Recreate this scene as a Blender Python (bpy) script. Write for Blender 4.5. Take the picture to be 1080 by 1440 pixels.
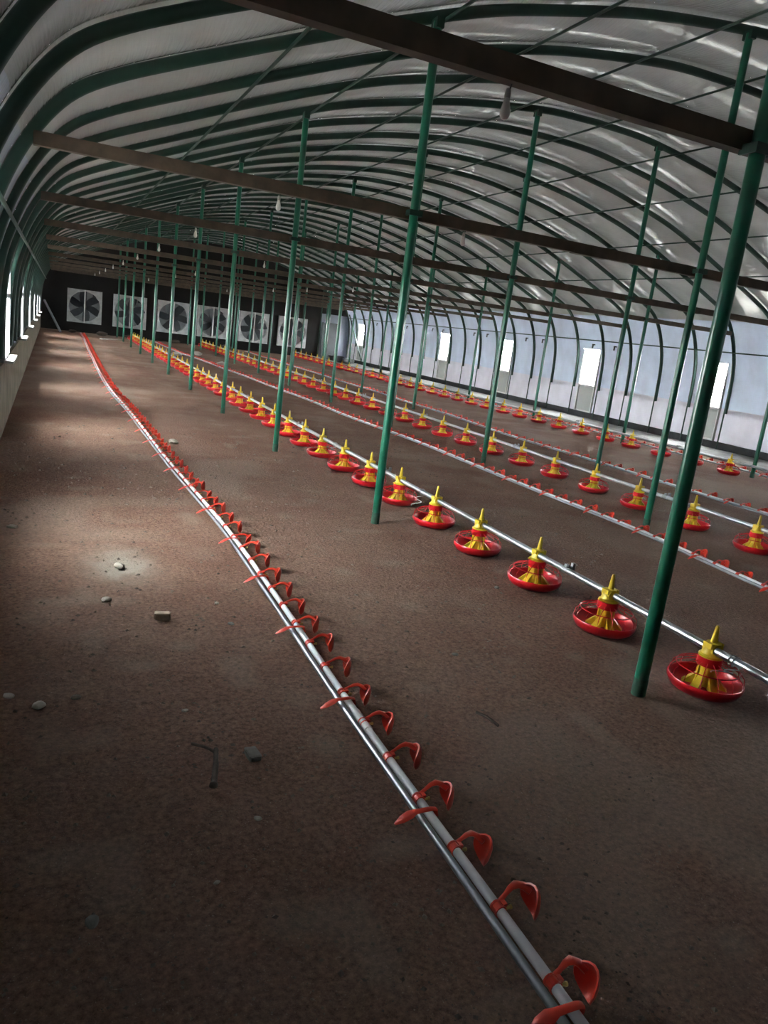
import bpy, bmesh, math, random
import numpy as np
from mathutils import Vector, Matrix
random.seed(7); np.random.seed(7)
for o in list(bpy.data.objects): bpy.data.objects.remove(o)
SC = bpy.context.scene
COL = SC.collection
PI = math.pi

# ------------------------------------------------------------------ camera
CAM_H = 1.55
_f = 1060.0
def _ray(px, py):
    d = np.array([(px-540.)/_f, (py-720.)/_f, 1.0]); return d/np.linalg.norm(d)
_F = _ray(75, 410); _D = _ray(-40, 5200); _D = _D-_F*(_D@_F); _D /= np.linalg.norm(_D)
_U = -_D; _R = np.cross(_F, _U)
if _R[0] < 0: _R = -_R
_M = np.stack([_R, _F, _U])                       # image axes -> world axes
cam = bpy.data.cameras.new('camera'); camo = bpy.data.objects.new('camera', cam); COL.objects.link(camo)
cam.sensor_width = 36; cam.sensor_fit = 'AUTO'; cam.lens = _f/1440*36; cam.clip_start = .02; cam.clip_end = 500
cx, cy, cz = _M[:, 0], -_M[:, 1], -_M[:, 2]
camo.matrix_world = Matrix(((cx[0], cy[0], cz[0], 0), (cx[1], cy[1], cz[1], 0), (cx[2], cy[2], cz[2], CAM_H), (0, 0, 0, 1)))
SC.camera = camo

# ------------------------------------------------------------------ sky, exposure
w = bpy.data.worlds.new('overcast_sky'); SC.world = w; w.use_nodes = True
bg = w.node_tree.nodes['Background']
bg.inputs[0].default_value = (.98, .985, 1.0, 1); bg.inputs[1].default_value = 110.0
vs = SC.view_settings
vs.view_transform = 'Standard'; vs.look = 'None'; vs.gamma = 1; vs.exposure = 0.0; vs.use_curve_mapping = False

# ------------------------------------------------------------------ materials
MATS = {}
def mat(name, col, rough=.5, metal=0, spec=.5, var=0, vscale=8, bump=0, bscale=40, coat=0, col2=None):
    m = bpy.data.materials.new(name); m.use_nodes = True; MATS[name] = m
    nt = m.node_tree; b = nt.nodes['Principled BSDF']
    b.inputs['Base Color'].default_value = (*col, 1); b.inputs['Roughness'].default_value = rough
    b.inputs['Metallic'].default_value = metal; b.inputs['Specular IOR Level'].default_value = spec
    b.inputs['Coat Weight'].default_value = coat; b.inputs['Coat Roughness'].default_value = .15
    if var or bump:
        tc = nt.nodes.new('ShaderNodeTexCoord')
    if var:
        n = nt.nodes.new('ShaderNodeTexNoise'); n.inputs['Scale'].default_value = vscale; n.inputs['Detail'].default_value = 5
        nt.links.new(tc.outputs['Object'], n.inputs['Vector'])
        r = nt.nodes.new('ShaderNodeValToRGB'); c2 = col2 or tuple(c*(1-var) for c in col)
        r.color_ramp.elements[0].position = .3; r.color_ramp.elements[1].position = .7
        r.color_ramp.elements[0].color = (*c2, 1); r.color_ramp.elements[1].color = (*col, 1)
        nt.links.new(n.outputs[0], r.inputs[0]); nt.links.new(r.outputs[0], b.inputs['Base Color'])
    if bump:
        n2 = nt.nodes.new('ShaderNodeTexNoise'); n2.inputs['Scale'].default_value = bscale; n2.inputs['Detail'].default_value = 6
        nt.links.new(tc.outputs['Object'], n2.inputs['Vector'])
        bp = nt.nodes.new('ShaderNodeBump'); bp.inputs['Strength'].default_value = bump; bp.inputs['Distance'].default_value = .01
        nt.links.new(n2.outputs[0], bp.inputs['Height']); nt.links.new(bp.outputs[0], b.inputs['Normal'])
    return m
def film(name, col, trans, gloss_rough, bumpd, su, sv, fres=.25):
    """thin plastic sheet: diffuse front, a little light let through, glossy wrinkled skin"""
    m = bpy.data.materials.new(name); m.use_nodes = True; MATS[name] = m
    nt = m.node_tree; N = nt.nodes; L = nt.links; N.remove(N['Principled BSDF'])
    out = N['Material Output']
    uv = N.new('ShaderNodeTexCoord'); mp = N.new('ShaderNodeMapping'); mp.inputs['Scale'].default_value = (su, sv, 1)
    L.new(uv.outputs['UV'], mp.inputs[0])
    n1 = N.new('ShaderNodeTexNoise'); n1.inputs['Scale'].default_value = 1; n1.inputs['Detail'].default_value = 3; L.new(mp.outputs[0], n1.inputs['Vector'])
    mp2 = N.new('ShaderNodeMapping'); mp2.inputs['Scale'].default_value = (1.7, 2.3, 1); L.new(uv.outputs['UV'], mp2.inputs[0])
    n2 = N.new('ShaderNodeTexNoise'); n2.inputs['Scale'].default_value = 1; n2.inputs['Detail'].default_value = 4; L.new(mp2.outputs[0], n2.inputs['Vector'])
    bp = N.new('ShaderNodeBump'); bp.inputs['Strength'].default_value = 1; bp.inputs['Distance'].default_value = bumpd
    L.new(n1.outputs[0], bp.inputs['Height'])
    rp = N.new('ShaderNodeValToRGB'); rp.color_ramp.elements[0].position = .3; rp.color_ramp.elements[1].position = .75
    rp.color_ramp.elements[0].color = (*(c*.78 for c in col), 1); rp.color_ramp.elements[1].color = (*col, 1)
    L.new(n2.outputs[0], rp.inputs[0])
    df = N.new('ShaderNodeBsdfDiffuse'); tr = N.new('ShaderNodeBsdfTranslucent'); L.new(rp.outputs[0], df.inputs[0]); L.new(rp.outputs[0], tr.inputs[0])
    mx = N.new('ShaderNodeMixShader'); mx.inputs[0].default_value = trans; L.new(df.outputs[0], mx.inputs[1]); L.new(tr.outputs[0], mx.inputs[2])
    gl = N.new('ShaderNodeBsdfGlossy'); gl.inputs['Roughness'].default_value = gloss_rough; L.new(bp.outputs[0], gl.inputs['Normal'])
    lw = N.new('ShaderNodeLayerWeight'); lw.inputs[0].default_value = fres; L.new(bp.outputs[0], lw.inputs['Normal'])
    m2 = N.new('ShaderNodeMixShader'); L.new(lw.outputs['Fresnel'], m2.inputs[0]); L.new(mx.outputs[0], m2.inputs[1]); L.new(gl.outputs[0], m2.inputs[2])
    L.new(m2.outputs[0], out.inputs[0])
    return m
film('roof_film', (.68, .71, .69), .0016, .05, .0056, 38, 3.0, .55)
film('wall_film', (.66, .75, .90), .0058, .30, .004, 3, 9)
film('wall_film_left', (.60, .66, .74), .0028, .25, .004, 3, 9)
film('skirt_film', (.78, .77, .85), .0066, .30, .004, 3, 9)
film('end_film', (.020, .019, .018), .0003, .22, .02, 14, 9, .15)
film('panel_film', (.50, .52, .50), .0038, .4, .004, 3, 9)
film('end_film_pale', (.42, .47, .58), .0016, .3, .01, 4, 6)
mat('rib_green', (.012, .050, .034), .55, var=.4, vscale=6)
mat('pole_green', (.007, .140, .080), .28, var=.35, vscale=5, coat=.15)
mat('pole_dust', (.040, .125, .080), .7, var=.5, vscale=30)
mat('beam_brown', (.090, .063, .042), .65, var=.5, vscale=9)
mat('galvanised', (.66, .70, .74), .38, metal=.9, var=.15, vscale=20)
mat('galvanised_dull', (.50, .52, .54), .5, metal=.6, var=.2, vscale=12)
mat('steel_tube', (.42, .46, .50), .42, metal=.9, var=.2, vscale=15)
mat('white_pvc', (.80, .82, .86), .38, var=.06, vscale=8)
mat('red_plastic', (.72, .012, .022), .30, var=.1, vscale=20, coat=.3)
mat('orange_red_plastic', (.74, .050, .022), .36, var=.1, vscale=20)
mat('yellow_plastic', (.86, .62, .035), .35, var=.08, vscale=20)
mat('brass', (.75, .58, .22), .3, metal=.7)
mat('fan_housing', (.64, .66, .66), .45, var=.3, vscale=6)
mat('fan_blade', (.055, .062, .070), .4, var=.3, vscale=6)
mat('fan_shutter', (.32, .34, .35), .45, var=.35, vscale=5)
mat('white_paint', (.78, .78, .76), .45)
mat('bulb_glass', (.92, .91, .87), .15, coat=.5)
mat('socket_pale', (.45, .45, .42), .6)
mat('cord_black', (.02, .02, .02), .6)
mat('masonry', (.30, .265, .20), .9, var=.45, vscale=3, bump=.6, bscale=25)
mat('window_frame', (.34, .36, .37), .5, var=.2)
mat('sill_white', (.75, .75, .72), .55)
mat('panel_grey', (.36, .38, .37), .6, var=.25, vscale=4)
mat('plinth', (.050, .052, .058), .85, var=.4, vscale=5, bump=.4, bscale=15)
mat('pale_concrete', (.40, .39, .38), .9, var=.45, vscale=4, bump=.4, bscale=20)
mat('stone_pale', (.46, .41, .34), .9, var=.35, vscale=25, bump=.5, bscale=60)
mat('stone_grey', (.22, .21, .19), .9, var=.35, vscale=25, bump=.5, bscale=60)
mat('brick_old', (.62, .50, .38), .9, var=.35, vscale=30, bump=.5, bscale=70)
mat('wood_dark', (.085, .060, .045), .85, var=.4, vscale=30, bump=.5, bscale=60)
mat('paper_white', (.62, .60, .55), .8, var=.2, vscale=30)
mat('crumbs', (.24, .19, .15), .95, var=.7, vscale=3)
mat('black_plastic', (.015, .016, .018), .45)
mat('tarp_dark', (.018, .026, .030), .5, var=.4, vscale=4)
mat('sack_grey', (.40, .42, .43), .8, var=.3, vscale=8)
mat('outside_ground', (.34, .33, .29), .95, var=.3, vscale=.4)
def pane_mat():
    m = bpy.data.materials.new('window_pane'); m.use_nodes = True; MATS['window_pane'] = m
    nt = m.node_tree; N = nt.nodes; L = nt.links; N.remove(N['Principled BSDF'])
    t = N.new('ShaderNodeBsdfTransparent'); t.inputs[0].default_value = (.93, .95, .95, 1)
    g = N.new('ShaderNodeBsdfGlossy'); g.inputs['Roughness'].default_value = .08
    tr = N.new('ShaderNodeBsdfTranslucent'); tr.inputs[0].default_value = (.9, .9, .9, 1)
    a = N.new('ShaderNodeMixShader'); a.inputs[0].default_value = .06; L.new(t.outputs[0], a.inputs[1]); L.new(tr.outputs[0], a.inputs[2])
    b = N.new('ShaderNodeMixShader'); b.inputs[0].default_value = .05; L.new(a.outputs[0], b.inputs[1]); L.new(g.outputs[0], b.inputs[2])
    L.new(b.outputs[0], N['Material Output'].inputs[0])
pane_mat()
def floor_mat():
    m = bpy.data.materials.new('dirt_floor'); m.use_nodes = True; MATS['dirt_floor'] = m
    nt = m.node_tree; N = nt.nodes; L = nt.links; b = N['Principled BSDF']
    b.inputs['Roughness'].default_value = .93; b.inputs['Specular IOR Level'].default_value = .25
    tc = N.new('ShaderNodeTexCoord')
    def noise(s, d=6, r=.6):
        n = N.new('ShaderNodeTexNoise'); n.inputs['Scale'].default_value = s; n.inputs['Detail'].default_value = d; n.inputs['Roughness'].default_value = r
        L.new(tc.outputs['Object'], n.inputs['Vector']); return n
    def ramp(src, p0, c0, p1, c1):
        r = N.new('ShaderNodeValToRGB'); e = r.color_ramp.elements
        e[0].position = p0; e[1].position = p1; e[0].color = (*c0, 1); e[1].color = (*c1, 1); L.new(src.outputs[0], r.inputs[0]); return r
    def mix(kind, fac, a, c):
        x = N.new('ShaderNodeMix'); x.data_type = 'RGBA'; x.blend_type = kind
        if isinstance(fac, float): x.inputs[0].default_value = fac
        else: L.new(fac, x.inputs[0])
        L.new(a, x.inputs[6]); L.new(c, x.inputs[7]); return x
    big = ramp(noise(.8, 5), .32, (.190, .100, .070), .70, (.276, .184, .140))
    fine = ramp(noise(48, 8, .8), .33, (.32, .29, .27), .68, (1.45, 1.4, 1.35))
    c1 = mix('MULTIPLY', 1.0, big.outputs[0], fine.outputs[0])
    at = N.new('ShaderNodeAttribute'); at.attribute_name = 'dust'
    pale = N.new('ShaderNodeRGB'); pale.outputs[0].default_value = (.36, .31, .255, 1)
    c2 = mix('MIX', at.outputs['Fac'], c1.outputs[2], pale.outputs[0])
    speck = ramp(noise(130, 2, .5), .66, (0, 0, 0), .74, (.6, .6, .6))
    light = N.new('ShaderNodeRGB'); light.outputs[0].default_value = (.42, .34, .28, 1)
    c3 = mix('MIX', speck.outputs[0], c2.outputs[2], light.outputs[0])
    L.new(c3.outputs[2], b.inputs['Base Color'])
    h = noise(38, 9, .72); bp = N.new('ShaderNodeBump'); bp.inputs['Strength'].default_value = .9; bp.inputs['Distance'].default_value = .035
    L.new(h.outputs[0], bp.inputs['Height']); L.new(bp.outputs[0], b.inputs['Normal'])
floor_mat()

# ------------------------------------------------------------------ mesh helpers
class MB:
    def __init__(s): s.v = []; s.f = []; s.smooth = True
    def add(s, vs, fs):
        k = len(s.v); s.v += [tuple(p) for p in vs]; s.f += [tuple(i+k for i in f) for f in fs]; return s
    def box(s, x0, x1, y0, y1, z0, z1):
        return s.add([(x0, y0, z0), (x1, y0, z0), (x1, y1, z0), (x0, y1, z0), (x0, y0, z1), (x1, y0, z1), (x1, y1, z1), (x0, y1, z1)],
                     [(0, 3, 2, 1), (4, 5, 6, 7), (0, 1, 5, 4), (1, 2, 6, 5), (2, 3, 7, 6), (3, 0, 4, 7)])
    def hexa(s, lo, hi):
        """two quads (4 points each) joined"""
        return s.add(list(lo)+list(hi), [(0, 3, 2, 1), (4, 5, 6, 7), (0, 1, 5, 4), (1, 2, 6, 5), (2, 3, 7, 6), (3, 0, 4, 7)])
    def sweep(s, pts, ra, rb=None, n=8, up=(0, 0, 1), closed=False, cap=True):
        """tube along pts; ra = radius across, rb = radius along 'up' side; scalars or lists"""
        P = [Vector(p) for p in pts]; m = len(P); rings = []
        rb = ra if rb is None else rb
        for i in range(m):
            if closed: t = P[(i+1) % m]-P[i-1]
            else: t = P[min(i+1, m-1)]-P[max(i-1, 0)]
            t.normalize(); u = Vector(up)
            if abs(t.dot(u)) > .98: u = Vector((0, 1, 0)) if abs(t.y) < .9 else Vector((1, 0, 0))
            a = t.cross(u).normalized(); b = a.cross(t).normalized()
            A = ra[i] if isinstance(ra, (list, tuple)) else ra; B = rb[i] if isinstance(rb, (list, tuple)) else rb
            rings.append([P[i]+a*(A*math.cos(2*PI*k/n))+b*(B*math.sin(2*PI*k/n)) for k in range(n)])
        vs = [q for r in rings for q in r]; fs = []
        for i in range(m if closed else m-1):
            j = (i+1) % m
            for k in range(n): fs.append((i*n+k, i*n+(k+1) % n, j*n+(k+1) % n, j*n+k))
        if cap and not closed: fs += [tuple(range(n))[::-1], tuple(range((m-1)*n, m*n))]
        return s.add(vs, fs)
    def lathe(s, prof, n=24, axis='Z', c=(0, 0, 0), arc=None):
        vs = []; fs = []; m = len(prof)
        for (r, h) in prof:
            for k in range(n):
                a = 2*PI*k/n; p = (r*math.cos(a), r*math.sin(a), h)
                if axis == 'X': p = (h, p[0], p[1])
                if axis == 'Y': p = (p[0], h, p[1])
                vs.append((p[0]+c[0], p[1]+c[1], p[2]+c[2]))
        for i in range(m-1):
            for k in range(n): fs.append((i*n+k, i*n+(k+1) % n, (i+1)*n+(k+1) % n, (i+1)*n+k))
        if prof[0][0] > 1e-6: fs.append(tuple(range(n))[::-1])
        if prof[-1][0] > 1e-6: fs.append(tuple(range((m-1)*n, m*n)))
        return s.add(vs, fs)
    def mesh(s, name, m, smooth=30):
        me = bpy.data.meshes.new(name); me.from_pydata(s.v, [], s.f); me.materials.append(MATS[m])
        bm = bmesh.new(); bm.from_mesh(me); bmesh.ops.remove_doubles(bm, verts=bm.verts, dist=1e-6)
        bmesh.ops.recalc_face_normals(bm, faces=bm.faces)
        if smooth:
            for f in bm.faces: f.smooth = True
            for e in bm.edges:
                if len(e.link_faces) == 2 and e.calc_face_angle(0) > math.radians(smooth): e.smooth = False
        bm.to_mesh(me); bm.free(); return me
def ob(name, data, parent=None, loc=(0, 0, 0), rz=0):
    o = bpy.data.objects.new(name, data); COL.objects.link(o); o.location = loc; o.rotation_euler = (0, 0, rz)
    if parent: o.parent = parent
    return o
def tag(o, label=None, cat=None, group=None, kind=None):
    if label: o['label'] = label
    if cat: o['category'] = cat
    if group: o['group'] = group
    if kind: o['kind'] = kind
    return o
def struct(o, label=None, cat=None): return tag(o, label, cat, kind='structure')
def copy_tree(o, parent=None):
    c = o.copy(); COL.objects.link(c)
    if parent: c.parent = parent
    for ch in list(o.children): copy_tree(ch, c)
    return c
def catmull(pts, per=8):
    P = [np.array(p, float) for p in pts]; P = [2*P[0]-P[1]]+P+[2*P[-1]-P[-2]]; out = []
    for i in range(1, len(P)-2):
        for k in range(per):
            t = k/per; a, b, c, d = P[i-1:i+3]
            out.append(.5*((2*b)+(-a+c)*t+(2*a-5*b+4*c-d)*t*t+(-a+3*b-3*c+d)*t**3))
    out.append(P[-2]); return out
_ones = 'nearest second third fourth fifth sixth seventh eighth ninth tenth eleventh twelfth thirteenth fourteenth fifteenth sixteenth seventeenth eighteenth nineteenth'.split()
def ordinal(n):
    if n < 19: return _ones[n]
    t = ['twent', 'thirt', 'fort'][(n+1)//10-2]; r = (n+1) % 10
    return t+'ieth' if r == 0 else t+'y-'+(['first']+_ones[1:])[r-1]

# ------------------------------------------------------------------ dimensions of the house
XC = 6.475; HW = 6.975; RIB0 = 5.72; RS = 1.083; YN = RIB0-8*RS; YF = RIB0+28*RS
half = [(0, 4.575), (.7, 4.555), (1.35, 4.48), (2.1, 4.36), (2.8, 4.20), (3.45, 4.03), (4.1, 3.80), (4.75, 3.54), (5.3, 3.31), (5.8, 3.10), (6.15, 2.94), (6.38, 2.80), (6.55, 2.62), (6.70, 2.38), (6.82, 2.10), (6.91, 1.78), (6.955, 1.4), (6.975, .80)]
hp = [tuple(p) for p in catmull(half, 4)]
prof = [(XC-u, z) for u, z in hp[::-1]]+[(XC+u, z) for u, z in hp[1:]]
def arch_z(x):
    u = abs(x-XC)
    for (a, b) in zip(hp, hp[1:]):
        if a[0] <= u <= b[0]: return a[1]+(b[1]-a[1])*(u-a[0])/max(1e-6, b[0]-a[0])
    return .8
def offset(pf, d):
    out = []
    for i, p in enumerate(pf):
        a = pf[max(i-1, 0)]; b = pf[min(i+1, len(pf)-1)]; t = Vector((b[0]-a[0], b[1]-a[1])).normalized()
        out.append((p[0]-t.y*d, p[1]+t.x*d))
    return out
FRAMES_Y = [2.62]+[RIB0+3*RS*i for i in range(10)]
ROWS = [2.53, 5.50, 7.48, 10.72]

# ------------------------------------------------------------------ floor
def vnoise(X, Y, s, seed):
    rs = np.random.RandomState(seed); G = rs.rand(256, 256)
    x = X*s; y = Y*s; xi = np.floor(x).astype(int); yi = np.floor(y).astype(int); fx = x-xi; fy = y-yi
    fx = fx*fx*(3-2*fx); fy = fy*fy*(3-2*fy)
    g = lambda i, j: G[i % 256, j % 256]
    return (g(xi, yi)*(1-fx)+g(xi+1, yi)*fx)*(1-fy)+(g(xi, yi+1)*(1-fx)+g(xi+1, yi+1)*fx)*fy
def floor_h(X, Y):
    X = np.asarray(X, float); Y = np.asarray(Y, float)
    h = (vnoise(X, Y, .7, 1)-.5)*.010+(vnoise(X, Y, 3, 2)-.5)*.008+(vnoise(X, Y, 9, 3)-.5)*.006
    for (px, py, r, a) in ((.30, 3.55, .22, .018), (.12, 3.35, .16, .016), (.40, 2.30, .20, .014), (.60, 2.05, .18, .012), (.42, 4.55, .14, -.02), (.9, 2.75, .15, .010), (1.75, 2.1, .2, .008)):
        d2 = ((X-px)**2+(Y-py)**2)/r**2; h = h+a*np.exp(-d2)*(.4+1.2*vnoise(X, Y, 16, 5))
    near = np.exp(-((X-.25)/.75)**2-((Y-3.3)/1.5)**2)
    h = h+near*((vnoise(X, Y, 7, 6)-.5)*.020+(vnoise(X, Y, 15, 7)-.5)*.014)
    return h-.004
xs = np.concatenate([np.arange(-.60, 3.6, .035), np.arange(3.6, 13.75, .09)])
ys = np.concatenate([np.arange(YN-.15, .5, .1), np.arange(.5, 7, .035), np.arange(7, 16, .07), np.arange(16, YF+.3, .15)])
GX, GY = np.meshgrid(xs, ys); GZ = floor_h(GX, GY)
nv = GX.size; nx = len(xs); ny = len(ys)
idx = np.arange(nv).reshape(ny, nx)
faces = np.stack([idx[:-1, :-1], idx[:-1, 1:], idx[1:, 1:], idx[1:, :-1]], -1).reshape(-1, 4)
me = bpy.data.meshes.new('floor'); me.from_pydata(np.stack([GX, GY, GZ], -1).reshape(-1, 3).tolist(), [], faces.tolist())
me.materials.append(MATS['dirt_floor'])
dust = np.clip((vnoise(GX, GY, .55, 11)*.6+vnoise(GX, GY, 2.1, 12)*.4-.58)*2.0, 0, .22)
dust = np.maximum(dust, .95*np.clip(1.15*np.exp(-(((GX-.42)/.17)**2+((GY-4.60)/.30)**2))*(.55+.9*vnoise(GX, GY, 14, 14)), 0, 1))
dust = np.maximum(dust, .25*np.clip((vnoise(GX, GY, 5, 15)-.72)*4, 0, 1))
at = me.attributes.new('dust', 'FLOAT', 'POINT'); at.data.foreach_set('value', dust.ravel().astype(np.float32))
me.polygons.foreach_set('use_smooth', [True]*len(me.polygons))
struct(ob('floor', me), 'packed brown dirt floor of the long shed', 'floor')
# pale strip and dark plinth by the right wall
m = MB(); ysn = np.arange(YN, YF, .5)
rr = random.Random(3); edge = [11.95+rr.uniform(-.12, .12) for _ in ysn]
for i in range(len(ysn)-1):
    m.hexa([(edge[i], ysn[i], -.02), (13.44, ysn[i], -.02), (13.44, ysn[i+1], -.02), (edge[i+1], ysn[i+1], -.02)],
           [(edge[i], ysn[i], .012), (13.44, ysn[i], .02), (13.44, ysn[i+1], .02), (edge[i+1], ysn[i+1], .012)])
struct(ob('trim_1', m.mesh('trim_1', 'pale_concrete', 0)), 'pale dusty concrete strip along the foot of the white wall', 'strip')
struct(ob('baseboard_right', MB().box(13.45, 13.62, YN, YF, -.02, .17).mesh('baseboard_right', 'plinth', 0)), 'dark low plinth under the white sheet wall', 'plinth')
struct(ob('ground', MB().add([(-60, -60, -.12), (80, -60, -.12), (80, 110, -.12), (-60, 110, -.12)], [(0, 1, 2, 3)]).mesh('ground', 'outside_ground', 0)), 'open ground outside the shed', 'ground')

# ------------------------------------------------------------------ roof film, ribs, purlins
ZL, ZR = 2.45, 2.72                                # where the side sheets meet the roof film
_o = offset(prof, .064); _zo = [p[1] for p in _o if p[0] > XC][::-1]; _xo = [p[0] for p in _o if p[0] > XC][::-1]
pf = [p for p in _o if p[1] > (ZL if p[0] < XC else ZR)+.01]
pf = [(2*XC-float(np.interp(ZL, _zo, _xo)), ZL)]+pf+[(float(np.interp(ZR, _zo, _xo)), ZR)]
al = [0]
for a, b in zip(pf, pf[1:]): al.append(al[-1]+math.hypot(b[0]-a[0], b[1]-a[1]))
YS = [YN+RS*(i/8) for i in range(36*8+1)]
rs_ = random.Random(5); verts = []; uvs = []
nrm = [(q[0]-p[0], q[1]-p[1]) for p, q in zip(pf, offset(pf, 1))]
bay = [rs_.uniform(.85, 1.15) for _ in range(40)]
def bulge(x, y):
    """how far the film sags inwards between two ribs"""
    q = (y-YN)/RS; k = int(math.floor(q)); u = x-XC
    amp = float(np.interp(u, [-7.2, -6.2, -5.6, -5.0, 5.0, 6.0, 6.6, 7.2], [.060, .105, .100, .085, .085, .070, .024, .015]))
    return -amp*math.sin(PI*(q-k))*bay[max(0, min(39, k))]
for j, y in enumerate(YS):
    for i, p in enumerate(pf):
        k = bulge(p[0], y)
        verts.append((p[0]+nrm[i][0]*k, y, p[1]+nrm[i][1]*k)); uvs.append((al[i], y))
n = len(pf); fs = [(j*n+i, (j+1)*n+i, (j+1)*n+i+1, j*n+i+1) for j in range(len(YS)-1) for i in range(n-1)]
me = bpy.data.meshes.new('ceiling'); me.from_pydata(verts, [], fs); me.materials.append(MATS['roof_film'])
ul = me.uv_layers.new(name='UVMap')
for lp in me.loops: ul.data[lp.index].uv = uvs[lp.vertex_index]
me.polygons.foreach_set('use_smooth', [True]*len(me.polygons))
ceil = struct(ob('ceiling', me), 'arched roof of wrinkled translucent white plastic film over green ribs', 'roof')
rib_me = MB().sweep([(p[0], 0, p[1]) for p in prof], .043, .033, 8, up=(0, 1, 0)).mesh('rib', 'rib_green', 60)
stake_me = MB().sweep([(0, 0, 0), (0, 0, .82)], .016, n=8).mesh('stake', 'rib_green', 60)
clip_me = MB().box(-.012, .03, -.03, .03, -.02, .02).mesh('rib_clip', 'galvanised_dull', 0)
for k in range(37):
    y = YN+k*RS
    if k in (0, 36): y += .04 if k == 0 else -.04
    r = ob('rib', rib_me, ceil, (0, y, 0))
    ob('ground_stake', stake_me, r, (XC+HW-.035, 0, 0))
for u in (-5.02, -3.9, -2.6, -1.3, 0, 1.3, 2.6, 3.9, 5.02):
    x = XC+u; z = arch_z(x)-.050
    ob('purlin', MB().sweep([(x, YN, z), (x, YF, z)], .013, n=6).mesh('purlin', 'rib_green', 60), ceil)
for x, z in ((13.235, 2.09), (-.29, 2.04)):
    ob('wall_rail', MB().sweep([(x, YN, z), (x, YF, z)], .016, n=6).mesh('wall_rail', 'rib_green', 60), ceil)

# ------------------------------------------------------------------ side walls with window openings
_of = offset(prof, .066); _zr = [p[1] for p in _of if p[0] > XC][::-1]; _xr = [p[0] for p in _of if p[0] > XC][::-1]
_no = [(q[0]-p[0], q[1]-p[1]) for p, q in zip(_of, offset(_of, 1))]
_nr = [n_ for p, n_ in zip(_of, _no) if p[0] > XC][::-1]
_nx = [n_[0] for n_ in _nr]; _nz = [n_[1] for n_ in _nr]
def wall_x(z, side): x = float(np.interp(z, _zr, _xr)); return x if side > 0 else 2*XC-x
def sheet(name, side, d, y0, y1, z0, z1, holes, m, parent=None, wav=.006, dy=RS/8):
    """upright film on the outside of the ribs with rectangular holes, gently waved"""
    ycuts = sorted(set([y0, y1]+[h for a in holes for h in a[:2]]+list(np.arange(y0, y1, dy))))
    ycuts = [y for i, y in enumerate(ycuts) if i == 0 or y-ycuts[i-1] > 1e-4]
    zc = sorted(set([z0, z1]+[h for a in holes for h in a[2:4]]+[z for z in np.linspace(z0, z1, 12)]))
    vs = []; fs = []; uv = []
    for y in ycuts:
        for z in zc:
            bx = wall_x(z, side); tp = min(1, max(0, (2.2-z)/.5)); k = bulge(bx, y)
            vs.append((bx+side*(d+tp*(wav*math.sin(y*5.3+z)+wav*.6*math.sin(y*12.7))+k*float(np.interp(z, _zr, _nx))), y, z+k*float(np.interp(z, _zr, _nz)))); uv.append((z, y))
    nz = len(zc)
    for i in range(len(ycuts)-1):
        for j in range(nz-1):
            ym = (ycuts[i]+ycuts[i+1])/2; zm = (zc[j]+zc[j+1])/2
            if any(a < ym < b and c < zm < e for a, b, c, e in holes): continue
            q = (i*nz+j, (i+1)*nz+j, (i+1)*nz+j+1, i*nz+j+1)
            fs.append(q[::-1] if side > 0 else q)
    me = bpy.data.meshes.new(name); me.from_pydata(vs, [], fs); me.materials.append(MATS[m])
    nx_ = me.polygons[0].normal.x
    if nx_*side > 0: me.flip_normals()
    ul = me.uv_layers.new(name='UVMap')
    for lp in me.loops: ul.data[lp.index].uv = uv[lp.vertex_index]
    me.polygons.foreach_set('use_smooth', [True]*len(me.polygons))
    return ob(name, me, parent)
LW = [RIB0-.5*RS+4*RS*k for k in range(7)]                       # left windows, centre y
RW = [RIB0+(6.5+4*k)*RS for k in range(6)]+[RIB0+2.5*RS]          # right windows
lh = [(y-.40, y+.40, .76, 1.93) for y in LW]
rh = [(y-.345, y+.345, .87, 1.87) for y in RW]
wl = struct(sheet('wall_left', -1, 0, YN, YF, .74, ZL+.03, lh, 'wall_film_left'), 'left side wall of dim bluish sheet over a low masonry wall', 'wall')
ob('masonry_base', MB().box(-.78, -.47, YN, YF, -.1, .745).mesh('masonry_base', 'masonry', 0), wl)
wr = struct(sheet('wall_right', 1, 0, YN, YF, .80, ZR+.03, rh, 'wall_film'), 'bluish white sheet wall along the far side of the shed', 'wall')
sk = [(y-.345, y+.345, .15, .9) for y in RW]
sheet('skirt_sheet', 1, -.008, YN, YF, .12, .80, sk, 'skirt_film', wr, .004)
hook = MB().box(-.03, 0, -.05, .05, -.015, .015).box(-.05, -.03, -.02, .02, -.10, .015).mesh('hook', 'black_plastic', 0)
for k in range(4, 37):
    y = YN+(k+.5)*RS
    if k % 3 != 1: ob('hook', hook, wr, (13.385, y+.1*((k*7) % 3-1), 1.985))
for i, y in enumerate(LW):
    win = struct(ob('window_%d' % (i+1), None, None, (-.47, y, .80)), 'tall bright window with a mid rail in the left wall, %s from the camera' % ordinal(i), 'window')
    H = 1.12
    f = MB().box(-.12, .02, -.42, -.39, -.05, H+.03).box(-.12, .02, .39, .42, -.05, H+.03).box(-.12, .02, -.39, .39, H, H+.03).box(-.12, .02, -.39, .39, -.05, 0)
    ob('frame', f.mesh('frame', 'window_frame', 0), win)
    ob('mid_rail', MB().box(-.01, .022, -.39, .39, .62, .67).mesh('mid_rail', 'window_frame', 0), win)
    ob('pane', MB().box(.004, .010, -.39, .39, 0, .62).mesh('pane', 'window_pane', 0), win)
    ob('pane', MB().box(.004, .010, -.39, .39, .67, H).mesh('pane', 'window_pane', 0), win)
    ob('sill', MB().box(.005, .10, -.45, .45, -.052, -.022).mesh('sill', 'sill_white', 0), win)
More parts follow.
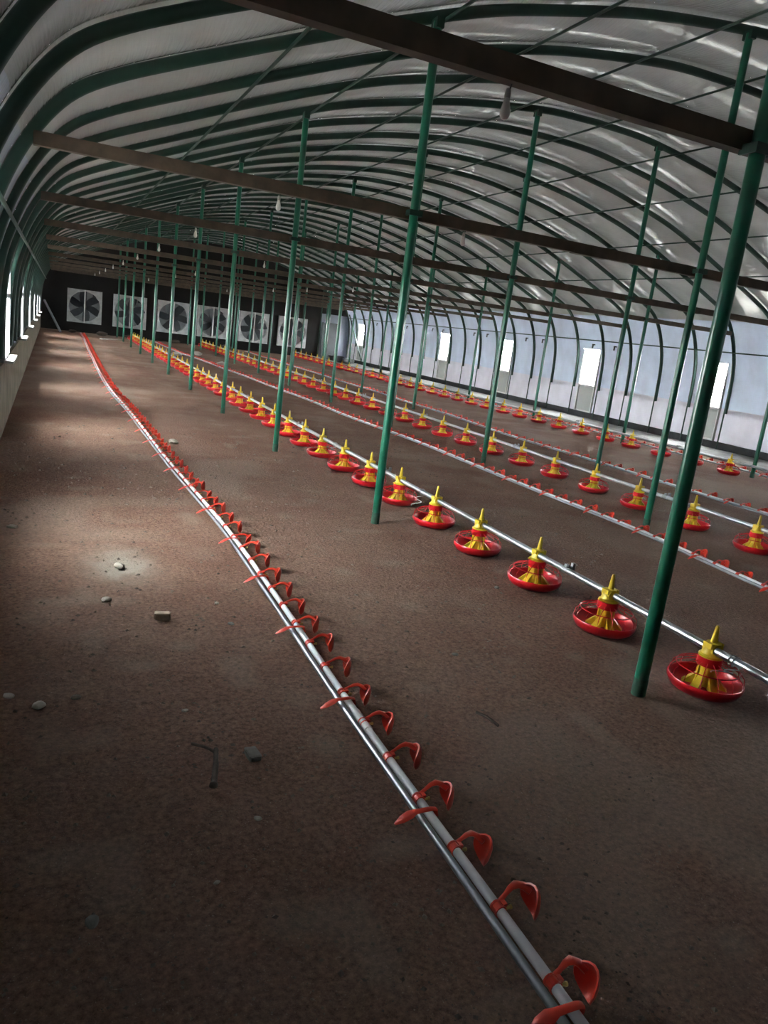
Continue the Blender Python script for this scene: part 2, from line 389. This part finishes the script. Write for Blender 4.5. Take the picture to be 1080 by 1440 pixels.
for i, y in enumerate(RW):
    lab = 'bright white window with grey lower panel in the white wall, %s from the fan end' % (['sixth', 'fifth', 'fourth', 'third', 'second', 'first', 'seventh'][i])
    win = struct(ob('window_%d' % (i+8), None, None, (13.475, y, .17)), lab, 'window')
    f = MB().box(-.03, .03, -.36, -.325, .0, 1.72).box(-.03, .03, .325, .36, .0, 1.72).box(-.03, .03, -.325, .325, 1.685, 1.72).box(-.035, .03, -.325, .325, .69, .735).box(-.03, .03, -.325, .325, 0, .04)
    ob('frame', f.mesh('frame', 'white_paint', 0), win)
    ob('pane', MB().box(-.004, .004, -.325, .325, .735, 1.685).mesh('pane', 'window_pane', 0), win)
    ob('lower_panel', MB().add([(0, -.325, .04), (0, .325, .04), (0, .325, .69), (0, -.325, .69)], [(0, 3, 2, 1)]).mesh('lower_panel', 'panel_film', 0), win)

# ------------------------------------------------------------------ end walls
def endwall(name, y, label, m):
    pp = [p for p in offset(prof, .075)]
    pp = [(pp[0][0], -.1)]+pp+[(pp[-1][0], -.1)]
    k = len(pp); vs = [(p[0], y, p[1]) for p in pp]+[(p[0], y+.06, p[1]) for p in pp]
    fs = [tuple(range(k)), tuple(range(2*k-1, k-1, -1))]+[(i, (i+1) % k, (i+1) % k+k, i+k) for i in range(k)]
    me = bpy.data.meshes.new(name); me.from_pydata(vs, [], fs); me.materials.append(MATS[m])
    ul = me.uv_layers.new(name='UVMap')
    for lp in me.loops: c = vs[lp.vertex_index]; ul.data[lp.index].uv = (c[0], c[2])
    return struct(ob(name, me), label, 'wall')
wf = endwall('wall_far', YF+.02, 'dark end wall of black film holding a row of six square fans', 'end_film')
endwall('wall_near', YN-.08, 'dark end wall behind the camera', 'end_film')
me = MB().box(11.95, 13.42, YF-.02, YF+.005, .0, 2.15).mesh('pale_sheet', 'end_film_pale', 0); me.uv_layers.new(name='UVMap'); ob('pale_sheet', me, wf)
for x in (11.0, 11.9, 12.35, 12.9): ob('wall_post', MB().sweep([(x, YF-.05, 0), (x, YF-.05, arch_z(x)-.06)], .03, n=8).mesh('wall_post', 'rib_green', 60), wf)
ob('wall_girt', MB().box(-.1, 13.05, YF-.05, YF-.005, 2.42, 2.50).mesh('wall_girt', 'beam_brown', 0), wf)

# ------------------------------------------------------------------ cross beams, poles
left_end = -.14; right_end = 2*XC-left_end
for i, y in enumerate(FRAMES_Y):
    b = ob('cross_beam', None, None, (0, y, 2.48 if i else 2.52))
    tag(b, ('brown cross beam spanning the shed, %s from the camera' % ordinal(i)) if i else 'big brown cross beam nearest the camera at the top of the picture', 'beam', 'cross beams between the side walls')
    nseg = 3; L = (right_end-left_end)/nseg
    for s in range(nseg):
        rr = random.Random(i*7+s); z0 = rr.uniform(-.012, .012)
        ob('beam_length', MB().box(left_end+s*L+.002, left_end+(s+1)*L-.002, -.03, .03, -.042, .042).mesh('beam_length', 'beam_brown', 0), b)
        if s: ob('splice_plate', MB().box(left_end+s*L-.18, left_end+s*L+.18, -.036, .036, -.048, -.02).mesh('splice_plate', 'beam_brown', 0), b)
rowname = ['leftmost pole row', 'second pole row', 'third pole row', 'pole row nearest the white wall']
PR = .034
foot_me = MB().lathe([(PR+.0012, -.01), (PR+.0012, .05), (PR+.0004, .09)], 14).mesh('dusty_foot', 'pole_dust')
clamp_me = MB().box(-.055, .055, -PR-.008, -PR+.004, -.02, .02).box(-.055, -.042, -PR-.0, .05, -.02, .02).box(.042, .055, -PR-.0, .05, -.02, .02).mesh('beam_clamp', 'rib_green', 0)
for r, x in enumerate(ROWS):
    top = arch_z(x)-.05
    tube_me = MB().lathe([(PR, 0), (PR, top)], 14).mesh('tube', 'pole_green')
    cap_me = MB().box(-.03, .03, -.05, .05, top-.05, top+.02).mesh('rib_bracket', 'rib_green', 0)
    for i, y in enumerate(FRAMES_Y):
        if (r > 0 and i < 1) or (r == 2 and i < 2) or (r == 3 and i < 2): continue
        yy = y-.066
        p = ob('support_pole', None, None, (x if r or i else 2.66, yy, 0))
        i0 = {0: 0, 1: 1, 2: 2, 3: 2}[r]
        tag(p, 'green steel pole in the %s, %s from the camera' % (rowname[r], ordinal(i-i0)), 'pole', 'green support poles')
        ob('tube', tube_me, p); ob('dusty_foot', foot_me, p); ob('beam_clamp', clamp_me, p, (0, 0, 2.48)); ob('rib_bracket', cap_me, p)

# ------------------------------------------------------------------ pan feeders and feed pipes
PZ = .228
def build_feeder():
    root = ob('pan_feeder', None)
    pan = MB().lathe([(0, .010), (.11, .004), (.145, .006), (.170, .022), (.184, .046), (.188, .064), (.184, .072), (.176, .070), (.172, .058), (.158, .034), (.135, .020), (.10, .020), (.05, .034), (0, .038)], 28)
    ob('pan', pan.mesh('pan', 'red_plastic', 50), root)
    g = MB()
    for k in range(14):
        a = 2*PI*(k+.5)/14; c, s = math.cos(a), math.sin(a)
        g.sweep([(r*c, r*s, z) for r, z in ((.182, .068), (.176, .105), (.152, .132), (.105, .150), (.060, .163))], .0024, n=4)
    for r, z, t in ((.154, .131, .0030),):
        g.sweep([(r*math.cos(2*PI*k/28), r*math.sin(2*PI*k/28), z) for k in range(28)], t, n=4, closed=True)
    ob('grill', g.mesh('grill', 'red_plastic', 60), root)
    ob('collar', MB().lathe([(.050, .142), (.060, .142), (.062, .150), (.060, .186), (.052, .186), (.050, .142)], 20).mesh('collar', 'red_plastic', 40), root)
    c = MB().lathe([(.0, .040), (.060, .040), (.050, .075), (.043, .100), (.046, .148), (.0, .148)], 20)
    for k in range(6):
        a = 2*PI*k/6+.3; co, si = math.cos(a), math.sin(a); t = .016
        def P(r, z, w): return (r*co-w*si, r*si+w*co, z)
        c.hexa([P(.040, .030, -t), P(.108, .030, -t*1.5), P(.108, .030, t*1.5), P(.040, .030, t)], [P(.044, .092, -t*.8), P(.070, .068, -t), P(.070, .068, t), P(.044, .092, t*.8)])
        b = a+PI/6; co, si = math.cos(b), math.sin(b)
        c.hexa([P(.038, .04, -.004), P(.060, .04, -.004), P(.060, .04, .004), P(.038, .04, .004)], [P(.040, .148, -.004), P(.052, .148, -.004), P(.052, .148, .004), P(.040, .148, .004)])
    ob('feed_cone', c.mesh('feed_cone', 'yellow_plastic', 35), root)
    nk = MB().lathe([(.050, .186), (.060, .188), (.060, .198), (.050, .204), (.042, .222), (.038, .245), (.036, .262), (.0, .266)], 18)
    nk.lathe([(.0, -.036), (.034, -.036), (.034, .036), (0, .036)], 14, 'Y', (0, 0, PZ))
    nk.box(-.040, -.030, -.028, .028, .236, .262).box(.030, .040, -.028, .028, .236, .262).box(-.075, -.045, -.008, .008, .196, .202)
    ob('neck', nk.mesh('neck', 'yellow_plastic', 35), root)
    ob('spike', MB().lathe([(.019, .262), (.016, .285), (.0105, .340), (.007, .352), (0, .354)], 12).mesh('spike', 'yellow_plastic', 40), root)
    return root
proto = build_feeder(); first = True
LINES = [(3.06, 2.53, .768, 42, 'feed pipe nearest the camera'), (6.10, 4.86, .805, 38, 'middle feed pipe'), (10.42, 9.13, .80, 33, 'feed pipe by the white wall')]
for li, (fx, fy, sp, cnt, nm) in enumerate(LINES):
    grp = 'pan feeders on the '+nm
    for k in range(cnt):
        y = fy+sp*k
        if y > YF-1.2: break
        o = proto if first else copy_tree(proto); first = False
        rr = random.Random(li*100+k)
        o.location = (fx+rr.uniform(-.012, .012), y+rr.uniform(-.012, .012), 0); o.rotation_euler = (0, 0, rr.choice((0, PI))+rr.uniform(-.06, .06))
        lab = 'red and yellow pan feeder, %s on the %s' % (ordinal(k), nm)
        tag(o, lab, 'feeder', grp)
    yend = min(fy+sp*(cnt-1), YF-1.2)+.3; y0 = fy-1.78
    p = ob('feed_pipe', None, None, (fx, 0, 0)); tag(p, 'long galvanised pipe carrying the row of feeders, '+['nearest of the three', 'middle of the three', 'beside the white wall'][li], 'pipe', 'galvanised feed pipes')
    y = y0; s = 0
    while y < yend:
        e = min(y+3.0, yend)
        ob('pipe_length', MB().sweep([(0, y, PZ), (0, e, PZ)], .0205, n=12).mesh('pipe_length', 'galvanised', 60), p)
        if e < yend:
            c = MB().sweep([(0, e-.03, PZ), (0, e+.03, PZ)], .0235, n=12).box(-.010, .010, e-.012, e+.012, PZ+.018, PZ+.040).box(.006, .055, e-.008, e+.008, PZ+.010, PZ+.022).box(.042, .062, e-.012, e+.012, PZ+.0, PZ+.045)
            ob('coupling', c.mesh('coupling', 'galvanised_dull', 0), p)
        y = e; s += 1
# wire coils hung on the near feed pipe
def wire(y, turns, label, hang):
    pts = [(3.06+.024*math.cos(t)*1.05, y+.004*t, PZ+.026*math.sin(t)) for t in np.linspace(0, 2*PI*turns, 14*turns)]
    pts += [(3.06-.02+.030*math.cos(t+1), y+.02*math.sin(t)+.012*t-.02, PZ-.03-hang*(t/9)) for t in np.linspace(0, 9, 30)]
    o = ob('tie_wire', MB().sweep(pts, .0030, n=5).mesh('tie_wire', 'galvanised', 60)); tag(o, label, 'wire', 'tie wires on the feed pipe')
wire(2.37, 2, 'coiled tie wire hanging on the feed pipe beside the nearest pan feeder', .06)
wire(5.88, 1, 'bent tie wire on the feed pipe beside the fifth pan feeder', .12)
wire(8.24, 1, 'small tie wire loop on the feed pipe further down the first line', .05)

# ------------------------------------------------------------------ drinker lines
DZ = .052
def bowl_mb():
    b = MB(); prof_b = []
    R = .046
    for t in np.linspace(0, 1, 6): prof_b.append((R*t**.8, .034-.034*t**2.2))         # outside, apex to rim
    for t in np.linspace(1, 0, 6): prof_b.append(((R-.004)*t**.8, .030-.031*t**2.2))  # inside
    k0 = len(b.v); b.lathe(prof_b, 18, 'X'); q = -.22; cc, sn = math.cos(q), math.sin(q)
    for k in range(k0, len(b.v)):                      # rim cut back above and below: a spoon-like dish
        x, y, z = b.v[k]; x += .024*(z/R)**2; y *= 1.12
        b.v[k] = (.086+x*cc-y*sn, -.014+x*sn+y*cc, .006+z)
    up = [(.010, .010, .014), (.034, .020, .020), (.058, .030, .026), (.080, .034, .028), (.100, .024, .024), (.110, .004, .016)]
    b.sweep(up, [.008, .007, .010, .016, .016, .010], [.004, .004, .005, .006, .008, .008], 8)
    return b
cup_me = bowl_mb().mesh('drinker_cup', 'orange_red_plastic', 45)
cup_lo = None
clipc_me = MB().sweep([(0, -.015, 0), (0, .015, 0)], .0165, n=12).sweep([(0, -.015, 0), (0, -.009, 0)], .0185, n=12).sweep([(0, .009, 0), (0, .015, 0)], .0185, n=12).box(.008, .022, -.010, .012, -.004, .018).mesh('pipe_clip', 'orange_red_plastic', 0)
nip_me = MB().sweep([(.017, -.010, .004), (.030, -.010, .004)], .0045, n=8).sweep([(.030, -.010, .004), (.036, -.010, .004)], .0065, n=8).mesh('nipple', 'brass', 60)
hb = MB()
st = [(.022, 0, -.010), (.021, 0, .018), (.004, 0, .0215), (-.026, 0, .020), (-.052, 0, .018), (-.072, 0, .010), (-.098, 0, -.004), (-.122, 0, -.018)]
hb.sweep(st, [.012, .012, .012, .012, .013, .021, .018, .005], [.0035, .0035, .0035, .0035, .0035, .006, .005, .003], 6)
brk_me = hb.mesh('bracket', 'orange_red_plastic', 40)
DR = [([(1.165, -.6), (1.16, 1.06), (1.16, 2.5), (1.185, 3.7), (1.185, 5), (1.15, 6.1), (1.10, 7.6), (1.06, 9.5), (1.012, 11.4), (.925, 14.6), (.937, 18.2), (.995, 24.3), (1.07, 30.8), (1.08, 34.2)], 'drinker line of white pipe and red cups lying on the floor nearest the camera', 1.18),
      ([(5.0, 2.2), (5.02, 3.8), (5.12, 5.4), (5.11, 7.1), (5.07, 9.8), (4.90, 13.1), (4.78, 16.6), (4.28, 24.6), (4.02, 28), (3.95, 33.5)], 'second drinker line of white pipe and red cups, between the two nearer feeder rows', 2.3),
      ([(7.88, 5.2), (7.87, 6.3), (7.78, 9), (7.74, 12), (7.88, 15.6), (7.9, 22), (7.85, 34)], 'third drinker line with red cups, behind the middle feeder row', 5.3),
      ([(10.93, 7.3), (10.93, 8.7), (11.05, 10), (11.05, 14), (11.1, 34)], 'drinker line with red cups closest to the white wall', 7.4)]
for di, (ctrl, lab, ystart) in enumerate(DR):
    path = catmull([(x, y, DZ) for x, y in ctrl], 10)
    root = ob('drinker_line', None, None, (0, 0, 0)); tag(root, lab, 'drinker line', 'drinker lines on the floor')
    PY = np.array([p[1] for p in path]); PX = np.array([p[0] for p in path])
    sag = lambda y: DZ+.006*math.sin(y*1.3+di)
    P3 = [(p[0], p[1], sag(p[1])) for p in path]
    # white pipe in 3 m lengths with sleeves
    dense = []
    for y in np.arange(PY[0], PY[-1], .15): dense.append((float(np.interp(y, PY, PX)), float(y), sag(y)))
    step = 20
    for s in range(0, len(dense)-1, step):
        seg = dense[s:s+step+1]
        ob('white_pipe', MB().sweep(seg, .0145, n=10).mesh('white_pipe', 'white_pvc', 60), root)
        if len(seg) > 3 and s: ob('sleeve', MB().sweep([seg[0], seg[1]], .0175, n=10).mesh('sleeve', 'white_pvc', 60), root)
    tube = [(x-.034-.003*math.sin(y*2.1), y, z-.006) for x, y, z in dense]
    ob('support_tube', MB().sweep(tube, .0125, n=10).mesh('support_tube', 'steel_tube', 60), root)
    y = ystart; k = 0
    while y < PY[-1]-.1:
        x = float(np.interp(y, PY, PX)); x2 = float(np.interp(y+.1, PY, PX)); rz = -math.atan2(x2-x, .1)
        rr = random.Random(di*1000+k)
        c = ob('drinker_cup', cup_me, root, (x, y, sag(y))); c.rotation_euler = (0, rr.uniform(-.10, .22), rz+rr.uniform(-.06, .06))
        if y < (9 if di == 0 else 8.5 if di == 1 else 0):
            ob('pipe_clip', clipc_me, c); ob('nipple', nip_me, c)
        else: ob('pipe_clip', clipc_me, c)
        if k % 3 == 0:
            yb = y-.085; xb = float(np.interp(yb, PY, PX))
            b = ob('bracket', brk_me, root, (xb, yb, sag(yb))); b.rotation_euler = (0, 0, rz+rr.uniform(-.1, .1))
        y += .2555; k += 1

# ------------------------------------------------------------------ hanging bulbs
def bulb(x, y, z, label, s=1.0):
    r = ob('hanging_bulb', None, None, (x, y, z)); tag(r, label, 'light bulb', 'bare bulbs hung from the cross beams')
    top = (2.437 if y > 3 else 2.477)-z
    ob('cord', MB().sweep([(.01, 0, top), (.008, .004, top*.6), (0, 0, .036)], .003, n=5).mesh('cord', 'cord_black'), r)
    ob('socket', MB().lathe([(0, .040), (.007, .040), (.011, .030), (.012, .008), (0, .007)], 12).mesh('socket', 'socket_pale'), r)
    ob('bulb', MB().lathe([(.009, .010), (.011, 0), (.016, -.020), (.020, -.036), (.018, -.052), (.011, -.062), (0, -.066)], 16).mesh('bulb', 'bulb_glass', 60), r)
for i, y in enumerate(FRAMES_Y[:10]):
    bulb(1.48 if i < 2 else 1.42, y, 2.385 if i else 2.42, 'bare white bulb hanging over the left drinker line, %s from the camera' % ordinal(i))
    if i in (1, 3, 5, 6, 8): bulb(3.02, y, 2.385, 'bare white bulb hanging over the nearest feeder row, on the %s cross beam' % ordinal(i))
    if i in (4, 5, 6, 8): bulb(5.75, y, 2.385, 'bare white bulb hanging near the ridge of the shed, on the %s cross beam' % ordinal(i))

# ------------------------------------------------------------------ exhaust fans
def build_fan():
    root = ob('exhaust_fan', None); S = .69; R = .635; N = 32
    m = MB(); n4 = N
    def sq(a):
        c, s = math.cos(a), math.sin(a); k = S/max(abs(c), abs(s)); return c*k, s*k
    ring = [2*PI*(k+.5)/N for k in range(N)]; ring = sorted(ring+[PI/4, 3*PI/4, 5*PI/4, 7*PI/4]); n4 = len(ring)
    for (ya, yb) in ((-.22, 0),):
        vs = []
        for a in ring:
            x, z = sq(a); vs += [(x, ya, z), (R*math.cos(a), ya+.02, R*math.sin(a)), (R*.97*math.cos(a), yb, R*.97*math.sin(a)), (x, yb, z)]
        fs = []
        for k in range(n4):
            j = (k+1) % n4
            for q in range(4): fs.append((4*k+q, 4*j+q, 4*j+(q+1) % 4, 4*k+(q+1) % 4))
        m.add(vs, fs)
    ob('housing', m.mesh('housing', 'fan_housing', 40), root, (0, 0, .70))
    sh = MB()
    for k in range(12):
        z = -.62+k*1.24/12; sh.hexa([(-.64, -.045, z), (.64, -.045, z), (.64, -.005, z), (-.64, -.005, z)], [(-.64, -.025, z+.115), (.64, -.025, z+.115), (.64, -.004, z+.115), (-.64, -.004, z+.115)])
    ob('shutter', sh.mesh('shutter', 'fan_shutter', 0), root, (0, 0, .70))
    bm_ = MB(); secs = []
    for t in np.linspace(0, 1, 6):
        r = .07+.53*t; wd = .06+.115*math.sin(PI*min(1, t*.62+.12)); tw = .75-.35*t; sw = -.10*t*t
        secs.append([(r, sw+math.cos(tw)*wd*q, math.sin(tw)*wd*q) for q in (-1, 1)])
    vs = []; fs = []
    for s in secs:
        (x0, a0, y0), (x1, a1, y1) = s
        vs += [(x0, y0-.004, a0), (x1, y1-.004, a1), (x1, y1+.004, a1), (x0, y0+.004, a0)]
    for i in range(5):
        for q in range(4): fs.append((4*i+q, 4*i+(q+1) % 4, 4*i+4+(q+1) % 4, 4*i+4+q))
    fs += [(0, 1, 2, 3), (20, 21, 22, 23)]
    bl = bm_.add(vs, fs).mesh('blade', 'fan_blade', 40)
    for k in range(6):
        b = ob('blade', bl, root, (0, -.13, .70)); b.rotation_euler = (0, 2*PI*k/6+.25, 0)
    ob('hub', MB().lathe([(0, -.20), (.06, -.20), (.085, -.17), (.085, -.09), (0, -.08)], 16, 'Y').mesh('hub', 'fan_blade'), root, (0, 0, .70))
    ob('centre_bar', MB().box(-.022, .022, -.245, -.205, -.69, .69).mesh('centre_bar', 'white_paint', 0), root, (0, 0, .70))
    ob('motor', MB().lathe([(0, -.09), (.07, -.09), (.075, -.08), (.075, .09), (0, .09)], 14, 'X', (.40, -.10, .50)).mesh('motor', 'fan_blade'), root, (0, 0, .70))
    return root
fan = build_fan()
for i, x in enumerate((1.24, 3.09, 4.95, 6.71, 8.62, 10.50)):
    o = fan if i == 0 else copy_tree(fan)
    o.location = (x, YF-.01, .395); 
    for ch in o.children:
        if ch.name.startswith('blade'): ch.rotation_euler[1] += i*.37
    tag(o, 'large square exhaust fan with dark blades in the dark end wall, %s' % ['leftmost of six', 'second from left', 'third from left', 'fourth from left', 'fifth from left', 'rightmost of six'][i], 'fan', 'exhaust fans in the end wall')

# ------------------------------------------------------------------ braces and clutter at the far end
o = ob('wall_brace', MB().sweep([(-.33, YF-.35, 1.15), (.30, YF-2.2, .02)], .045, n=8).mesh('wall_brace', 'galvanised_dull', 60)); tag(o, 'pale slanting brace tube in the far left corner', 'brace')
o = ob('wall_brace', MB().sweep([(13.25, YF-.3, 2.25), (13.25, YF-2.6, .15)], .03, n=8).mesh('wall_brace', 'rib_green', 60)); tag(o, 'dark slanting brace against the white wall in the far right corner', 'brace')
o = ob('leaning_panel', MB().hexa([(11.98, YF-.40, 0), (12.75, YF-.40, 0), (12.75, YF-.34, 0), (11.98, YF-.34, 0)], [(11.98, YF-.14, 1.75), (12.75, YF-.14, 1.75), (12.75, YF-.08, 1.75), (11.98, YF-.08, 1.75)]).mesh('leaning_panel', 'tarp_dark', 0)); tag(o, 'dark flat panel leaning on the far end wall beside the white wall', 'panel')
r = ob('plastic_tub', None, None, (11.75, YF-3.2, .02)); tag(r, 'low black plastic tub on the floor in the far right corner', 'tub')
ob('tub_body', MB().lathe([(0, .02), (.26, .0), (.33, .30), (.345, .30), (.345, .32), (.315, .32), (.25, .03), (0, .04)], 18).mesh('tub_body', 'black_plastic', 40), r)
for s in (-1, 1): ob('handle', MB().sweep([(s*.34, -.07, .29), (s*.39, -.05, .27), (s*.39, .05, .27), (s*.34, .07, .29)], .012, n=6).mesh('handle', 'black_plastic'), r)
def lump(name, loc, size, m, label, cat, seed=0, group=None, sub=2, box=False, rz=0, rough=.22):
    bm = bmesh.new()
    if box:
        bmesh.ops.create_cube(bm, size=1.0); bmesh.ops.bevel(bm, geom=bm.edges[:], offset=.10, segments=1, affect='EDGES'); bmesh.ops.subdivide_edges(bm, edges=bm.edges[:], cuts=1, use_grid_fill=True)
    else: bmesh.ops.create_icosphere(bm, subdivisions=sub, radius=.5)
    rr = random.Random(seed); pl = [Vector((rr.gauss(0, 1), rr.gauss(0, 1), rr.gauss(0, 1))).normalized() for _ in range(9)]
    for v in bm.verts:
        if not box:
            for q in pl:
                d = v.co.dot(q)
                if d > .36: v.co -= q*(d-.36)*.85
        v.co += Vector((rr.uniform(-1, 1), rr.uniform(-1, 1), rr.uniform(-1, 1)))*.06*rough
        v.co = Vector((v.co.x*size[0], v.co.y*size[1], v.co.z*size[2]))
    zmin = min(v.co.z for v in bm.verts)
    for v in bm.verts: v.co.z -= zmin
    me = bpy.data.meshes.new(name); bm.to_mesh(me); bm.free(); me.materials.append(MATS[m])
    o = ob(name, me, None, (loc[0], loc[1], float(floor_h(loc[0], loc[1]))-.003), rz); tag(o, label, cat, group); return o
lump('sack', (12.45, YF-3.0, 0), (.7, .5, .34), 'sack_grey', 'grey full sack lying by the white wall in the far right corner', 'sack', 4, rough=.5)
lump('foam_block', (3.75, 26.0, 0), (.42, .30, .14), 'paper_white', 'pale flat lump on the floor between the feeder rows, leftmost far one', 'debris', 21)
lump('foam_block', (4.75, 27.8, 0), (.36, .30, .16), 'paper_white', 'pale flat lump beside the second drinker line, farthest one', 'debris', 22)
lump('foam_block', (4.72, 23.3, 0), (.40, .30, .15), 'paper_white', 'pale flat lump on the floor, nearest of three between the feeder rows', 'debris', 23)
o = ob('plank', MB().box(-.55, .55, -.06, .06, 0, .04).mesh('plank', 'paper_white', 0), None, (2.10, 32.1, .0), .8); tag(o, 'short pale plank on the floor before the second fan', 'plank')
for i, (x, y, sx) in enumerate(((1.9, 34.6, .5), (3.0, 35.1, .4), (5.0, 35.2, .5), (7.2, 35.1, .6), (.75, 34.7, .35))):
    lump('dirt_clod', (x, y, 0), (sx, sx*.7, sx*.4), 'wood_dark', 'dark soil heap by the fan wall, %s' % ['under the second fan at left', 'under the second fan at right', 'below the third fan', 'below the fourth fan', 'under the leftmost fan'][i], 'soil heap', 40+i, 'soil heaps by the end wall')

# ------------------------------------------------------------------ debris on the near floor
lump('brick_piece', (.545, 3.715, 0), (.080, .045, .040), 'brick_old', 'broken pale brick piece standing alone on the floor left of the drinker line', 'brick', 1, box=True, rz=-.15, rough=.5)
lump('concrete_chip', (.704, 2.40, 0), (.045, .075, .022), 'stone_grey', 'flat grey block chip on the dark floor near the twig', 'stone', 2, box=True, rz=.1, rough=.5)
tw = MB().sweep(catmull([(.50, 2.50, .012), (.545, 2.445, .022), (.575, 2.40, .020)], 5), .006, .005, 6)
tw.sweep(catmull([(.575, 2.43, .022), (.555, 2.33, .022), (.530, 2.23, .012)], 5), [.009]*5+[.011]*5+[.013], [.009]*11, 7)
tw.lathe([(0, -.016), (.012, -.010), (.016, 0), (.012, .012), (0, .016)], 8, 'Z', (.528, 2.225, .014))
o = ob('dry_twig', tw.mesh('dry_twig', 'wood_dark', 60)); tag(o, 'forked dry twig lying on the dark floor in the foreground', 'twig')
for i, (x, y, s, mt, lab) in enumerate((
    (-.216, 5.366, .075, 'stone_pale', 'pale stone at the left edge of the floor by the masonry wall'),
    (-.015, 2.909, .070, 'paper_white', 'flat white chip on the floor at the left edge, lower of two'),
    (-.126, 2.997, .050, 'paper_white', 'round white pebble at the very left edge of the floor'),
    (.294, 3.988, .070, 'stone_pale', 'yellowish flat stone behind the broken brick piece'),
    (1.33, 9.0, .16, 'stone_pale', 'pale stone beside the far bend of the near drinker line'),
    (.458, 1.794, .022, 'stone_pale', 'small pale chip on the dark foreground floor'),
    (.127, 1.733, .05, 'stone_grey', 'dull grey stone in the dark lower left of the floor'),
    (1.936, 3.111, .040, 'stone_grey', 'small grey stone between the drinker line and the nearest pole'),
    (.86, 3.9, .035, 'stone_pale', 'pale pebble close to the near drinker line'),
    (.88, 3.62, .040, 'stone_grey', 'dark flat pebble right of the broken brick piece'),
    (.12, 2.95, .045, 'paper_white', 'crumpled white scrap right of the flat white chip'),
    (.40, 4.62, .09, 'stone_pale', 'flat grey cake of soil on the pale dusty patch'),
    (.52, 2.78, .030, 'stone_pale', 'small whitish pebble above the twig'),
    (2.76, 4.05, .05, 'stone_grey', 'small dark stone on the floor before the third pan feeder'),
    (.63, 2.02, .03, 'stone_pale', 'small rounded pebble below the grey block chip'))):
    lump('loose_stone', (x, y, 0), (s, s*.75, s*.42), mt, lab, 'stone', 60+i, rz=i*1.3)
o = ob('twig', MB().sweep(catmull([(1.72, 2.52, .012), (1.745, 2.46, .016), (1.76, 2.40, .010)], 4), .006, n=6).mesh('twig', 'wood_dark', 60)); tag(o, 'short dark stick on the floor right of the drinker line', 'twig')
# countless crumbs
rs = np.random.RandomState(9); m = MB(); V = []; Fc = []
base = [(1, 0, 0), (0, 1, 0), (-1, 0, 0), (0, -1, 0), (0, 0, 1), (0, 0, -.4)]
bf = [(0, 1, 4), (1, 2, 4), (2, 3, 4), (3, 0, 4), (1, 0, 5), (2, 1, 5), (3, 2, 5), (0, 3, 5)]
NP = 9000; yy = 1.0+9*rs.rand(NP)**1.7; xx = -.4+rs.rand(NP)*(1.2+yy*.75); zz = floor_h(xx, yy); ss = .003+.010*rs.rand(NP)**5; ss *= (.6+.12*yy)
for x, y, z, s in zip(xx, yy, zz, ss):
    a = rs.rand()*6.28; k = len(V); c, sn = math.cos(a)*s, math.sin(a)*s; e = .5+rs.rand()
    V += [(x+p[0]*c-p[1]*sn*e, y+p[0]*sn+p[1]*c*e, z+p[2]*s*.7) for p in base]; Fc += [tuple(i+k for i in f) for f in bf]
me = bpy.data.meshes.new('dirt_crumbs'); me.from_pydata(V, [], Fc); me.materials.append(MATS['crumbs'])
tag(ob('dirt_crumbs', me), 'tiny dirt crumbs and chaff strewn over the floor', 'dirt crumbs', kind='stuff')
